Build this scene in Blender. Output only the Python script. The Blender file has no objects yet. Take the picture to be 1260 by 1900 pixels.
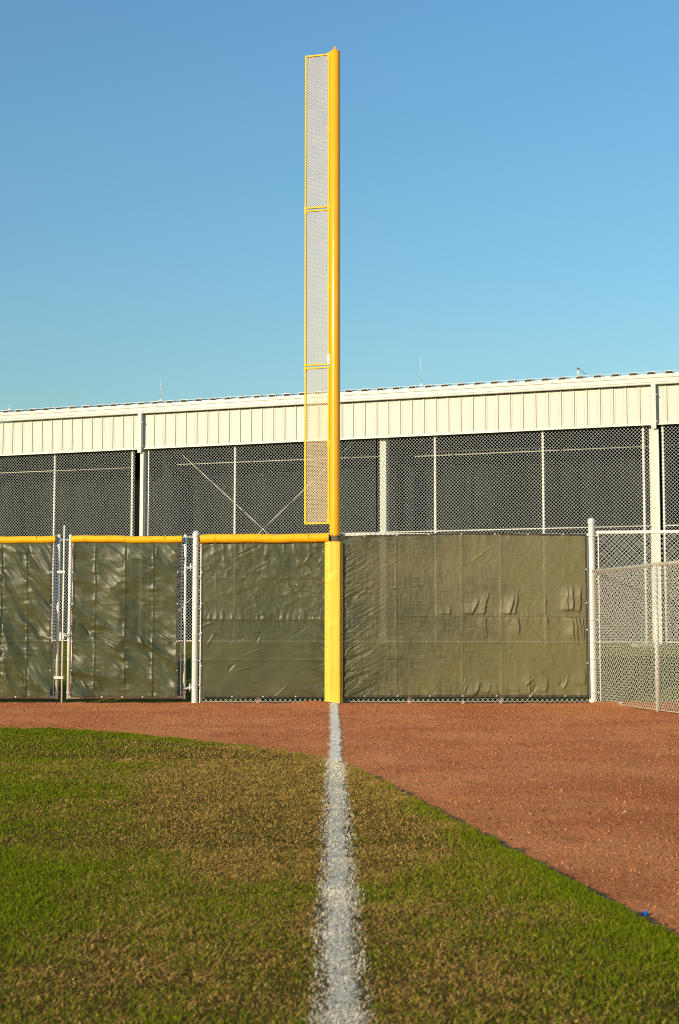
import bpy, math, random
import numpy as np
from mathutils import Vector

random.seed(7)
RNG = np.random.default_rng(11)
scene = bpy.context.scene
COL = scene.collection

# ---------------------------------------------------------------- camera
FPX, CX, CY = 2640.0, 630.0, 950.0        # focal length and centre, in photo pixels (1260 x 1900)
EYE = 1.05
TILT = math.atan(220.0 / FPX)
cam_data = bpy.data.cameras.new("camera")
cam = bpy.data.objects.new("camera", cam_data)
COL.objects.link(cam)
cam.location = (0, 0, EYE)
cam.rotation_euler = (math.pi / 2 + TILT, 0, 0)
cam_data.sensor_fit = 'VERTICAL'
cam_data.sensor_height = 36.0
cam_data.lens = 36.0 * FPX / 1900.0
cam_data.clip_end = 3000
cam_data.dof.use_dof = True
cam_data.dof.focus_distance = 20.8
cam_data.dof.aperture_fstop = 6.3
scene.camera = cam

# ---------------------------------------------------------------- sky and sun
SUN_EL, SUN_AZ = math.radians(18.5), math.radians(41)   # azimuth: degrees to the left of straight behind the camera
SX, SY, SZ = -math.sin(SUN_AZ) * math.cos(SUN_EL), -math.cos(SUN_AZ) * math.cos(SUN_EL), math.sin(SUN_EL)
world = bpy.data.worlds.new("World")
scene.world = world
world.use_nodes = True
wn, wl = world.node_tree.nodes, world.node_tree.links
wn.clear()
sky = wn.new('ShaderNodeTexSky')
sky.sky_type = 'NISHITA'
sky.sun_disc = False
sky.sun_elevation = SUN_EL
sky.sun_rotation = math.atan2(SX, SY)
sky.air_density = 2.0
sky.dust_density = 0.1
sky.ozone_density = 8.0
bg = wn.new('ShaderNodeBackground')
bg.inputs['Strength'].default_value = 0.15
wo = wn.new('ShaderNodeOutputWorld')
wb = wn.new('ShaderNodeMix'); wb.data_type = 'RGBA'; wb.blend_type = 'MULTIPLY'; wb.inputs[0].default_value = 1
wb.inputs[7].default_value = (0.92, 1.00, 1.00, 1)          # white balance
wl.new(sky.outputs[0], wb.inputs[6]); wl.new(wb.outputs[2], bg.inputs[0])
wl.new(bg.outputs[0], wo.inputs[0])
sun_data = bpy.data.lights.new("sun", 'SUN')
sun_data.energy = 5.0
sun_data.angle = math.radians(0.5)
sun_data.color = (1.0, 0.82, 0.55)
sun = bpy.data.objects.new("sun", sun_data)
sun.rotation_euler = Vector((SX, SY, SZ)).to_track_quat('Z', 'Y').to_euler()
sun.location = (-20, -25, 20)
COL.objects.link(sun)
vs = scene.view_settings
vs.view_transform = 'Standard'
vs.look = 'None'
vs.gamma = 1.0
vs.exposure = 0.16
vs.use_curve_mapping = False
scene.cycles.use_denoising = False
scene.cycles.filter_width = 1.0
scene.cycles.transparent_max_bounces = 24

# ---------------------------------------------------------------- projection helpers (used to measure real positions)
CT, ST = math.cos(TILT), math.sin(TILT)
def ray(px, py):
    xc, yc = (px - CX) / FPX, -(py - CY) / FPX
    return np.array([xc, CT - yc * ST, ST + yc * CT])
def on_depth(px, py, Y):
    r = ray(px, py)
    return r[0] * Y / r[1], EYE + r[2] * Y / r[1]
def on_ground(px, py, z=0.0):
    r = ray(px, py)
    k = (z - EYE) / r[2]
    return r[0] * k, r[1] * k

# ---------------------------------------------------------------- object helpers
def tag(o, label=None, cat=None, group=None, kind=None):
    if label: o['label'] = label
    if cat: o['category'] = cat
    if group: o['group'] = group
    if kind: o['kind'] = kind
    return o
def link_mesh(name, me, mat=None, parent=None):
    o = bpy.data.objects.new(name, me)
    COL.objects.link(o)
    if mat and not me.materials:
        me.materials.append(mat)
    if parent:
        o.parent = parent
    return o
def empty(name, loc, label, cat, group=None, rz=0.0):
    o = bpy.data.objects.new(name, None)
    COL.objects.link(o)
    o.location = loc
    o.rotation_euler = (0, 0, rz)
    o.empty_display_size = 0.2
    return tag(o, label, cat, group)
def np_mesh(name, V, F, smooth=False):
    """V (n,3) array, F (m,k) array, k = 3 or 4."""
    me = bpy.data.meshes.new(name)
    V = np.ascontiguousarray(V, dtype=np.float32); F = np.ascontiguousarray(F, dtype=np.int32)
    k = F.shape[1]
    me.vertices.add(len(V)); me.vertices.foreach_set('co', V.ravel())
    me.loops.add(F.size); me.loops.foreach_set('vertex_index', F.ravel())
    me.polygons.add(len(F))
    me.polygons.foreach_set('loop_start', np.arange(0, F.size, k, dtype=np.int32))
    me.polygons.foreach_set('loop_total', np.full(len(F), k, dtype=np.int32))
    if smooth:
        me.polygons.foreach_set('use_smooth', np.ones(len(F), dtype=bool))
    me.update(calc_edges=True)
    return me
class MB:
    """Collects shapes; every build() is ONE mesh object."""
    def __init__(s): s.v, s.f, s.sm = [], [], []
    def add(s, v, f, smooth=False):
        n = len(s.v)
        s.v += [tuple(p) for p in v]; s.f += [tuple(i + n for i in q) for q in f]; s.sm += [smooth] * len(f)
        return s
    def box(s, x0, x1, y0, y1, z0, z1, bev=0.0):
        b = min(bev, (x1 - x0) * .45, (y1 - y0) * .45)
        if b <= 0:
            pts = [(x0, y0), (x1, y0), (x1, y1), (x0, y1)]
        else:
            pts = [(x0 + b, y0), (x1 - b, y0), (x1, y0 + b), (x1, y1 - b), (x1 - b, y1), (x0 + b, y1), (x0, y1 - b), (x0, y0 + b)]
        return s.prism(pts, z0, z1)
    def prism(s, pts, z0, z1):
        n = len(pts)
        v = [(x, y, z0) for x, y in pts] + [(x, y, z1) for x, y in pts]
        f = [(i, (i + 1) % n, n + (i + 1) % n, n + i) for i in range(n)]
        f += [tuple(range(n))[::-1], tuple(range(n, 2 * n))]
        return s.add(v, f)
    def tube(s, p0, p1, r, n=10, r2=None, caps=True):
        return s.path([p0, p1], r, n, caps, r2)
    def path(s, pts, r, n=8, caps=True, r2=None):
        pts = [Vector(p) for p in pts]
        v, f = [], []
        for i, p in enumerate(pts):
            a = pts[max(i - 1, 0)]; b = pts[min(i + 1, len(pts) - 1)]
            d = (b - a).normalized()
            u = d.cross(Vector((0, 0, 1)))
            if u.length < 1e-3: u = Vector((1, 0, 0))
            u.normalize(); w = u.cross(d)
            rr = r if (r2 is None) else r + (r2 - r) * i / (len(pts) - 1)
            for k in range(n):
                t = 2 * math.pi * k / n
                v.append(p + (u * math.cos(t) + w * math.sin(t)) * rr)
        for i in range(len(pts) - 1):
            for k in range(n):
                f.append((i * n + k, i * n + (k + 1) % n, (i + 1) * n + (k + 1) % n, (i + 1) * n + k))
        s.add(v, f, True)
        if caps:
            m = len(s.v) - len(v)
            s.f += [tuple(range(m, m + n))[::-1], tuple(range(m + (len(pts) - 1) * n, m + len(pts) * n))]
            s.sm += [False, False]
        return s
    def lathe(s, prof, c, n=20, axis='z'):
        v, f = [], []
        for r, z in prof:
            for k in range(n):
                t = 2 * math.pi * k / n
                a, b = r * math.cos(t), r * math.sin(t)
                v.append((c[0] + a, c[1] + b, c[2] + z) if axis == 'z' else (c[0] + z, c[1] + a, c[2] + b))
        for i in range(len(prof) - 1):
            for k in range(n):
                f.append((i * n + k, i * n + (k + 1) % n, (i + 1) * n + (k + 1) % n, (i + 1) * n + k))
        return s.add(v, f, True)
    def build(s, name, mat, parent=None):
        me = bpy.data.meshes.new(name)
        me.from_pydata(s.v, [], s.f)
        me.polygons.foreach_set('use_smooth', s.sm)
        me.update()
        return link_mesh(name, me, mat, parent)

# ---------------------------------------------------------------- numpy noise
def vnoise(x, y, seed=0):
    xi, yi = np.floor(x).astype(np.int64), np.floor(y).astype(np.int64)
    fx, fy = x - xi, y - yi
    fx, fy = fx * fx * fx * (fx * (fx * 6 - 15) + 10), fy * fy * fy * (fy * (fy * 6 - 15) + 10)
    def h(a, b):
        n = (a * 374761393 + b * 668265263 + seed * 974711) & 0xffffffff
        n = ((n ^ (n >> 13)) * 1274126177) & 0xffffffff
        return ((n ^ (n >> 16)) & 0xffff) / 32767.5 - 1.0
    a, b, c, d = h(xi, yi), h(xi + 1, yi), h(xi, yi + 1), h(xi + 1, yi + 1)
    return (a * (1 - fx) + b * fx) * (1 - fy) + (c * (1 - fx) + d * fx) * fy
def fbm(x, y, seed=0, oct=4, gain=.5):
    s, a, t = 0, 1.0, 0
    for i in range(oct):
        s = s + a * vnoise(x * 2 ** i + 17.3 * i, y * 2 ** i - 9.1 * i, seed + i); t += a; a *= gain
    return s / t

# ---------------------------------------------------------------- materials
def mat(name, col, rough=.5, metal=0.0, var=.12, vscale=6.0, bump=0.0, bscale=60.0, col2=None, spec=.5, stretch=(1, 1, 1)):
    m = bpy.data.materials.new(name)
    m.use_nodes = True
    n, l = m.node_tree.nodes, m.node_tree.links
    p = n['Principled BSDF']
    p.inputs['Roughness'].default_value = rough
    p.inputs['Metallic'].default_value = metal
    p.inputs['Specular IOR Level'].default_value = spec
    tc = n.new('ShaderNodeTexCoord')
    mp = n.new('ShaderNodeMapping'); mp.inputs['Scale'].default_value = stretch
    l.new(tc.outputs['Object'], mp.inputs[0])
    tx = n.new('ShaderNodeTexNoise'); tx.inputs['Scale'].default_value = vscale; tx.inputs['Detail'].default_value = 6
    l.new(mp.outputs[0], tx.inputs['Vector'])
    mx = n.new('ShaderNodeMix'); mx.data_type = 'RGBA'
    c2 = col2 or tuple(max(0, c * (1 - 2.2 * var)) for c in col)
    mx.inputs[6].default_value = (*c2, 1); mx.inputs[7].default_value = (*col, 1)
    mr = n.new('ShaderNodeMapRange'); mr.inputs[1].default_value = .3; mr.inputs[2].default_value = .62
    l.new(tx.outputs[0], mr.inputs[0]); l.new(mr.outputs[0], mx.inputs[0])
    l.new(mx.outputs[2], p.inputs['Base Color'])
    if bump > 0:
        tb = n.new('ShaderNodeTexNoise'); tb.inputs['Scale'].default_value = bscale; tb.inputs['Detail'].default_value = 5
        l.new(mp.outputs[0], tb.inputs['Vector'])
        b = n.new('ShaderNodeBump'); b.inputs['Strength'].default_value = 1.0; b.inputs['Distance'].default_value = bump
        l.new(tb.outputs[0], b.inputs['Height']); l.new(b.outputs[0], p.inputs['Normal'])
    return m

M_YELLOW = mat("yellow_paint", (0.86, 0.40, 0.004), .24, 0, .03, 2.0)
M_PAD = mat("yellow_vinyl", (0.90, 0.58, 0.065), .42, 0, .04, 3.0, .004, 7.0)
M_CAP = mat("yellow_plastic", (0.93, 0.49, 0.004), .40, 0, .05, 9.0)
M_FRAME = mat("yellow_frame_paint", (0.90, 0.50, 0.010), .55, 0, .05, 6.0, 0, 60, None, .25)
M_MESHY = mat("pale_yellow_coating", (0.78, 0.64, 0.40), .5, 0, .05, 4.0)
M_GALV = mat("galvanised_pipe", (0.70, 0.70, 0.66), .42, .08, .10, 5.0, 0, 60, None, .5, (1, 1, .3))
M_WHITE = mat("white_coated_pipe", (0.80, 0.79, 0.70), .45, .05, .06, 4.0)
M_WIRE = mat("galvanised_wire", (0.76, 0.76, 0.70), .45, .05, .10, 30.0)
M_WIRE3 = mat("cage_wire", (0.68, 0.73, 0.74), .5, 0, .10, 12.0, 0, 60, None, .3)
M_WIRE2 = mat("weathered_wire", (0.62, 0.60, 0.48), .5, .15, .14, 12.0)
M_STEEL = mat("zinc_fitting", (0.74, 0.74, 0.70), .4, .15, .08, 20.0)
M_CREAM = mat("cream_painted_steel", (0.57, 0.555, 0.49), .45, 0, .03, 3.0, .003, 2.5, None, .4, (6, 6, .5))
M_TRIM = mat("light_cream_trim", (0.61, 0.595, 0.53), .4, 0, .03, 1.5)
M_ROOF = mat("galvalume_roof", (0.50, 0.50, 0.46), .45, .2, .08, 2.0)
M_DARK = mat("black_shade_netting", (0.013, 0.016, 0.013), .9, 0, .2, 1.3, 0, 60, (0.003, 0.004, 0.003), .1, (1, 1, .12))
M_HEM = mat("brown_webbing", (0.055, 0.042, 0.026), .7, 0, .15, 25.0)
M_BAND = mat("brown_tape", (0.16, 0.12, 0.07), .6, 0, .2, 30.0)
M_CONC = mat("pale_concrete", (0.50, 0.46, 0.38), .85, 0, .12, 4.0, .002, 40)
M_BLACK = mat("flat_black", (0.015, 0.014, 0.013), .7)  # plain black, also used for the painted-in darkness of the roof rib ends
M_BLUE = mat("blue_plastic", (0.01, 0.16, 0.55), .35)
M_RIVET = mat("dark_rivet", (0.05, 0.035, 0.015), .5)
M_INT = mat("interior_pipe", (0.62, 0.60, 0.48), .5, 0, .08, 3.0)

def cloth_mat(name, col, col2, trans, vscale, gloss_rough, weave_bump, brown_span=0.0, slub=.55):
    m = bpy.data.materials.new(name)
    m.use_nodes = True
    n, l = m.node_tree.nodes, m.node_tree.links
    p = n['Principled BSDF']; out = n['Material Output']
    p.inputs['Roughness'].default_value = gloss_rough
    p.inputs['Specular IOR Level'].default_value = .5
    p.inputs['Sheen Weight'].default_value = .08
    tc = n.new('ShaderNodeTexCoord')
    mp = n.new('ShaderNodeMapping'); mp.inputs['Scale'].default_value = (1, 1, 1)
    l.new(tc.outputs['Object'], mp.inputs[0])
    tx = n.new('ShaderNodeTexNoise'); tx.inputs['Scale'].default_value = vscale; tx.inputs['Detail'].default_value = 4
    l.new(mp.outputs[0], tx.inputs['Vector'])
    # woven threads: streaks along the weft and the warp
    streaks = []
    for sc in ((3, 1, 90), (90, 1, 3)):
        m2 = n.new('ShaderNodeMapping'); m2.inputs['Scale'].default_value = sc
        l.new(tc.outputs['Object'], m2.inputs[0])
        t2 = n.new('ShaderNodeTexNoise'); t2.inputs['Scale'].default_value = 1.0; t2.inputs['Detail'].default_value = 3
        l.new(m2.outputs[0], t2.inputs['Vector']); streaks.append(t2)
    ad = n.new('ShaderNodeMath'); ad.operation = 'ADD'
    l.new(streaks[0].outputs[0], ad.inputs[0]); l.new(streaks[1].outputs[0], ad.inputs[1])
    mu = n.new('ShaderNodeMath'); mu.operation = 'MULTIPLY_ADD'; mu.inputs[1].default_value = slub
    l.new(ad.outputs[0], mu.inputs[0]); l.new(tx.outputs[0], mu.inputs[2])
    mr = n.new('ShaderNodeMapRange'); mr.inputs[1].default_value = .75; mr.inputs[2].default_value = 1.35
    if brown_span > 0:                                   # the cloth colour shifts from olive to brown along local x
        sx = n.new('ShaderNodeSeparateXYZ'); l.new(tc.outputs['Object'], sx.inputs[0])
        fd = n.new('ShaderNodeMapRange'); fd.inputs[1].default_value = 0; fd.inputs[2].default_value = brown_span; fd.inputs[3].default_value = -.60; fd.inputs[4].default_value = .08
        l.new(sx.outputs[0], fd.inputs[0])
        a2 = n.new('ShaderNodeMath'); a2.operation = 'ADD'
        l.new(mu.outputs[0], a2.inputs[0]); l.new(fd.outputs[0], a2.inputs[1]); l.new(a2.outputs[0], mr.inputs[0])
    else:
        l.new(mu.outputs[0], mr.inputs[0])
    mx = n.new('ShaderNodeMix'); mx.data_type = 'RGBA'
    mx.inputs[6].default_value = (*col2, 1); mx.inputs[7].default_value = (*col, 1)
    l.new(mr.outputs[0], mx.inputs[0]); l.new(mx.outputs[2], p.inputs['Base Color'])
    b = n.new('ShaderNodeBump'); b.inputs['Strength'].default_value = 1; b.inputs['Distance'].default_value = weave_bump
    l.new(ad.outputs[0], b.inputs['Height']); l.new(b.outputs[0], p.inputs['Normal'])
    tr = n.new('ShaderNodeBsdfTransparent')
    ms = n.new('ShaderNodeMixShader'); ms.inputs[0].default_value = trans
    l.new(p.outputs[0], ms.inputs[1]); l.new(tr.outputs[0], ms.inputs[2]); l.new(ms.outputs[0], out.inputs[0])
    return m
M_CLOTH_G = cloth_mat("olive_windscreen", (0.078, 0.084, 0.031), (0.030, 0.041, 0.014), .035, 1.6, .42, .0006)
M_CLOTH_L = cloth_mat("olive_windscreen_thin", (0.086, 0.088, 0.033), (0.040, 0.050, 0.018), .10, 1.5, .45, .0006)
M_CLOTH_R = cloth_mat("brown_olive_windscreen", (0.155, 0.136, 0.054), (0.040, 0.050, 0.017), .12, 1.3, .5, .0018, 3.6, .95)

def attr_mat(name, rough, transl):
    m = bpy.data.materials.new(name)
    m.use_nodes = True
    n, l = m.node_tree.nodes, m.node_tree.links
    p = n['Principled BSDF']; out = n['Material Output']
    p.inputs['Roughness'].default_value = rough
    p.inputs['Specular IOR Level'].default_value = .04
    at = n.new('ShaderNodeAttribute'); at.attribute_name = 'tint'
    l.new(at.outputs['Color'], p.inputs['Base Color'])
    if transl > 0:
        t = n.new('ShaderNodeBsdfTranslucent'); l.new(at.outputs['Color'], t.inputs['Color'])
        ms = n.new('ShaderNodeMixShader'); ms.inputs[0].default_value = transl
        l.new(p.outputs[0], ms.inputs[1]); l.new(t.outputs[0], ms.inputs[2]); l.new(ms.outputs[0], out.inputs[0])
    return m
M_BLADE = attr_mat("grass_blade", .55, .22)
M_PAINTED = attr_mat("painted_blade", .8, .3)
M_GRIT = attr_mat("brick_grit", .9, 0)

def dirt_mat():
    m = mat("crushed_brick", (0.72, 0.280, 0.108), .95, 0, .1, .8, 0, 60, (0.52, 0.165, 0.062), .02)
    n, l = m.node_tree.nodes, m.node_tree.links
    p = n['Principled BSDF']
    tc = n.new('ShaderNodeTexCoord')
    prev = p.inputs['Base Color'].links[0].from_socket
    v = n.new('ShaderNodeTexVoronoi'); v.inputs['Scale'].default_value = 95
    l.new(tc.outputs['Object'], v.inputs['Vector'])
    hs = n.new('ShaderNodeSeparateColor'); l.new(v.outputs['Color'], hs.inputs[0])
    mr = n.new('ShaderNodeMapRange'); mr.inputs[3].default_value = .62; mr.inputs[4].default_value = 1.3
    l.new(hs.outputs[0], mr.inputs[0])
    mx = n.new('ShaderNodeMix'); mx.data_type = 'RGBA'; mx.blend_type = 'MULTIPLY'; mx.inputs[0].default_value = 1
    l.new(prev, mx.inputs[6]); l.new(mr.outputs[0], mx.inputs[7]); l.new(mx.outputs[2], p.inputs['Base Color'])
    n1 = n.new('ShaderNodeTexNoise'); n1.inputs['Scale'].default_value = 28; n1.inputs['Detail'].default_value = 8; n1.inputs['Roughness'].default_value = .75
    l.new(tc.outputs['Object'], n1.inputs['Vector'])
    ad = n.new('ShaderNodeMath'); ad.operation = 'MULTIPLY_ADD'; ad.inputs[1].default_value = -.35
    l.new(v.outputs['Distance'], ad.inputs[0]); l.new(n1.outputs[0], ad.inputs[2])
    b = n.new('ShaderNodeBump'); b.inputs['Distance'].default_value = .022; b.inputs['Strength'].default_value = 1
    l.new(ad.outputs[0], b.inputs['Height']); l.new(b.outputs[0], p.inputs['Normal'])
    return m
M_DIRT = dirt_mat()
M_THATCH = mat("turf_thatch", (0.11, 0.070, 0.018), .95, 0, .2, 14.0, .012, 120, (0.040, 0.048, 0.006), .02)
M_BANK = mat("bank_grass", (0.16, 0.17, 0.020), .95, 0, .2, 3.0, .02, 90, (0.06, 0.095, 0.010), .1)
M_SOIL = mat("bare_soil", (0.36, 0.19, 0.08), .95, 0, .15, 5.0, .01, 60)
M_FIELD = mat("dry_field", (0.14, 0.15, 0.04), .95, 0, .2, .2, .02, 20)

def chalk_mat():
    m = bpy.data.materials.new("line_chalk")
    m.use_nodes = True
    n, l = m.node_tree.nodes, m.node_tree.links
    p = n['Principled BSDF']; out = n['Material Output']
    p.inputs['Base Color'].default_value = (0.95, 0.86, 0.68, 1); p.inputs['Roughness'].default_value = .95
    p.inputs['Specular IOR Level'].default_value = .1
    at = n.new('ShaderNodeAttribute'); at.attribute_name = 'cover'
    tc = n.new('ShaderNodeTexCoord')
    t = n.new('ShaderNodeTexNoise'); t.inputs['Scale'].default_value = 55; t.inputs['Detail'].default_value = 7; t.inputs['Roughness'].default_value = .7
    l.new(tc.outputs['Object'], t.inputs['Vector'])
    a = n.new('ShaderNodeMath'); a.operation = 'ADD'
    l.new(at.outputs['Fac'], a.inputs[0]); l.new(t.outputs[0], a.inputs[1])
    mr = n.new('ShaderNodeMapRange'); mr.inputs[1].default_value = .84; mr.inputs[2].default_value = 1.10
    l.new(a.outputs[0], mr.inputs[0])
    b = n.new('ShaderNodeBump'); b.inputs['Distance'].default_value = .02
    l.new(t.outputs[0], b.inputs['Height']); l.new(b.outputs[0], p.inputs['Normal'])
    tr = n.new('ShaderNodeBsdfTransparent')
    ms = n.new('ShaderNodeMixShader'); l.new(mr.outputs[0], ms.inputs[0])
    l.new(tr.outputs[0], ms.inputs[1]); l.new(p.outputs[0], ms.inputs[2]); l.new(ms.outputs[0], out.inputs[0])
    return m
M_CHALK = chalk_mat()

# ================================================================ GROUND
FY = 20.76                                     # depth of the outfield fence
me = np_mesh("ground", [(-900, -300, -.09), (900, -300, -.09), (900, 2000, -.09), (-900, 2000, -.09)], [(0, 1, 2, 3)])
tag(link_mesh("ground", me, M_FIELD), "dry flat ground reaching to the horizon under everything", kind='structure')

# grass / dirt boundary, measured in the photograph
EDGE_PX = [(-500, 1360), (-250, 1355), (0, 1357), (150, 1361), (300, 1375), (420, 1388), (520, 1400), (600, 1412), (650, 1426), (740, 1476), (850, 1536),
           (950, 1591), (1050, 1646), (1150, 1700), (1260, 1760), (1400, 1838), (1600, 1960)]
EDGE = np.array([on_ground(a, b, .04) for a, b in EDGE_PX])
def smooth_line(P, n=500):
    t = np.arange(len(P)); tt = np.linspace(0, len(P) - 1, n)
    Q = np.stack([np.interp(tt, t, P[:, 0]), np.interp(tt, t, P[:, 1])], 1)
    k = np.ones(41) / 41
    for c in (0, 1):
        pad = np.concatenate([2 * Q[0, c] - Q[20:0:-1, c], Q[:, c], 2 * Q[-1, c] - Q[-2:-22:-1, c]])
        Q[:, c] = np.convolve(pad, k, 'valid')
    return Q
EDGE_S = smooth_line(EDGE)
_k = np.arange(len(EDGE_S)) * .35
EDGE_S[:, 0] += .016 * fbm(_k * .6, _k * 0, 121, 2); EDGE_S[:, 1] += .018 * fbm(_k * .4, _k * 0 + 4, 123, 2)
EDGE_S = np.concatenate([EDGE_S, [[EDGE_S[-1, 0] + .6, EDGE_S[-1, 1] - 1.6], [EDGE_S[-1, 0] + 1.5, -6]]])
def edge_dist(X, Y):
    """signed distance to the grass edge, positive on the grass side (nearest of the polyline)."""
    X = np.asarray(X, float); Y = np.asarray(Y, float)
    A = EDGE_S[::2]; out = np.full(X.shape, 1e9); sgn = np.ones(X.shape)
    for a, b in zip(A[:-1], A[1:]):
        d = b - a; L = d @ d
        t = np.clip(((X - a[0]) * d[0] + (Y - a[1]) * d[1]) / L, 0, 1)
        qx, qy = X - a[0] - t * d[0], Y - a[1] - t * d[1]
        dd = qx * qx + qy * qy
        c = d[0] * qy - d[1] * qx            # >0: left of the direction of travel
        m = dd < out
        out = np.where(m, dd, out); sgn = np.where(m, np.where(c > 0, -1.0, 1.0), sgn)
    return np.sqrt(out) * sgn

# warning track: crushed brick, real relief
def grid_xy(xs, ys):
    X, Y = np.meshgrid(xs, ys)
    nx, ny = len(xs), len(ys)
    i = np.arange(nx * ny).reshape(ny, nx)
    F = np.stack([i[:-1, :-1], i[:-1, 1:], i[1:, 1:], i[1:, :-1]], -1).reshape(-1, 4)
    return X, Y, F
def track_z(X, Y):
    z = .012 * fbm(X * .9, Y * .5, 3, 3) + .007 * fbm(X * 5, Y * 4, 5, 3) + .004 * np.abs(fbm(X * 17, Y * 15, 8, 2))
    # raked-up heaps by the fence
    z = z + .050 * np.exp(-((X + .35) / .28) ** 2 - ((Y - 20.45) / .30) ** 2)
    z = z + .060 * np.exp(-((X - 3.9) / .55) ** 2 - ((Y - 20.1) / .5) ** 2)
    # low ridge where the drag mat turned
    z = z + .016 * np.exp(-((Y - (11.8 + .22 * X)) / .35) ** 2) * (X > .4)
    # drag-mat and rake marks
    z = z + .0022 * np.sin((Y - .30 * X + .5 * fbm(X * .7, Y * .7, 14, 2)) * 62) * np.clip(fbm(X * .5, Y * .5, 15, 2) + .35, 0, 1)
    # cleat prints
    z = z - .010 * np.clip(fbm(X * 3.1, Y * 2.3, 18, 2) - .42, 0, 1) * 4
    return z
xs = np.concatenate([np.arange(-30, -7.5, .5), np.arange(-7.5, 8, .07), np.arange(8, 30, .5)])
ys = np.concatenate([np.arange(-6, 3.5, .4), np.geomspace(3.5, 21.2, 360)])
X, Y, F = grid_xy(xs, ys)
Z = track_z(X, Y)
me = np_mesh("warning_track", np.stack([X, Y, Z], -1).reshape(-1, 3), F, True)
tag(link_mesh("warning_track", me, M_DIRT), "reddish brown crushed brick warning track in front of the fence", kind='structure')

# loose grit on the track
def scatter_grit(n, near, far, smin, smax, seed):
    r = np.random.default_rng(seed)
    y = np.sqrt(r.uniform(near ** 2, far ** 2, n))
    x = r.uniform(-1, 1, n) * (y * .2387 + .8)
    keep = (edge_dist(x, y) < .03)
    x, y = x[keep], y[keep]; n = len(x)
    s = smin + (smax - smin) * r.random(n) ** 3
    base = np.array([(1, 0, 0), (-.5, .87, 0), (-.5, -.87, 0), (.1, .1, .9)], float)
    tri = np.array([(0, 1, 3), (1, 2, 3), (2, 0, 3)])
    a = r.uniform(0, 6.28, n); c, sn = np.cos(a), np.sin(a)
    B = base[None] * (1 + .35 * r.standard_normal((n, 4, 3))) * s[:, None, None]
    V = np.empty((n, 4, 3)); tz = track_z(x, y)
    V[..., 0] = B[..., 0] * c[:, None] - B[..., 1] * sn[:, None] + x[:, None]
    V[..., 1] = B[..., 0] * sn[:, None] + B[..., 1] * c[:, None] + y[:, None]
    V[..., 2] = np.abs(B[..., 2]) + tz[:, None] - .001
    V[:, :3, 2] = (tz - .003)[:, None]
    F = (np.arange(n)[:, None, None] * 4 + tri[None]).reshape(-1, 3)
    k = r.random(n); tone = (.55 + .55 * r.random(n))[:, None]
    C = np.array([.68, .262, .102])[None] * tone
    C = np.where((k > .985)[:, None], np.array([.66, .44, .28])[None] * tone, C)
    C = np.where((k < .22)[:, None], np.array([.30, .095, .035])[None] * tone, C)
    me = np_mesh("grit", V.reshape(-1, 3), F)
    at = me.attributes.new('tint', 'FLOAT_COLOR', 'POINT')
    cc = np.ones((n, 4, 4), np.float32); cc[..., :3] = C[:, None, :]
    at.data.foreach_set('color', cc.ravel())
    return me
tag(link_mesh("grit", scatter_grit(140000, 4.2, 20.9, .0028, .012, 21), M_GRIT), "loose crushed brick grit strewn over the warning track", kind='stuff')

# turf: a thin raised slab with a cut edge, then blades
gx = np.concatenate([np.arange(-30, -8, .6), np.arange(-8, 8, .12)]); gy = np.concatenate([np.arange(-6, 3, .5), np.arange(3, 17, .10)])
TURF_Z = .066
LX0, LY0, LX1, LY1 = .003, 3.9, -.075, 20.7
def line_x(y): return LX0 + (LX1 - LX0) * (y - LY0) / (LY1 - LY0)
def turf():
    # polygons built between the edge polyline and the near border, row by row along the edge
    E = EDGE_S
    V, F = [], []
    top = np.column_stack([E[:, 0], E[:, 1]])
    # inner offsets so that the relief of the slab follows its edge
    offs = [0, .05, .15, .4, 1.0, 2.0]
    nrm = np.gradient(top, axis=0); nrm = np.stack([nrm[:, 1], -nrm[:, 0]], 1); nrm /= np.linalg.norm(nrm, axis=1)[:, None]
    rng = fbm(top[:, 0] * 6, top[:, 1] * 6, 71, 3) * .03
    rows = [np.column_stack([top + nrm * (-.012 + rng)[:, None], np.full(len(top), -.02)])]
    rows.append(np.column_stack([top + nrm * (.0 + rng)[:, None], np.full(len(top), TURF_Z)]))
    V = np.concatenate(rows); n = len(top)
    i = np.arange(n - 1)
    F = np.stack([i, i + 1, n + i + 1, n + i], 1)
    return V, F
V, F = turf()
me_e = np_mesh("turf_edge", V, F, False)
# flat top: a fine grid clipped to the grass side
X, Y, F = grid_xy(gx, gy)
D = edge_dist(X, Y)
Z = np.where(D > -.0, TURF_Z + .006 * fbm(X * 1.5, Y * 1.5, 40, 3), -.04)
ok = (D.ravel()[F] > -.06).any(1)
me = np_mesh("outfield_grass", np.stack([X, Y, Z], -1).reshape(-1, 3), F[ok], True)
turf_o = tag(link_mesh("outfield_grass", me, M_THATCH), "outfield turf of short green and straw coloured grass", kind='structure')
link_mesh("turf_edge", me_e, M_THATCH, turf_o)

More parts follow.
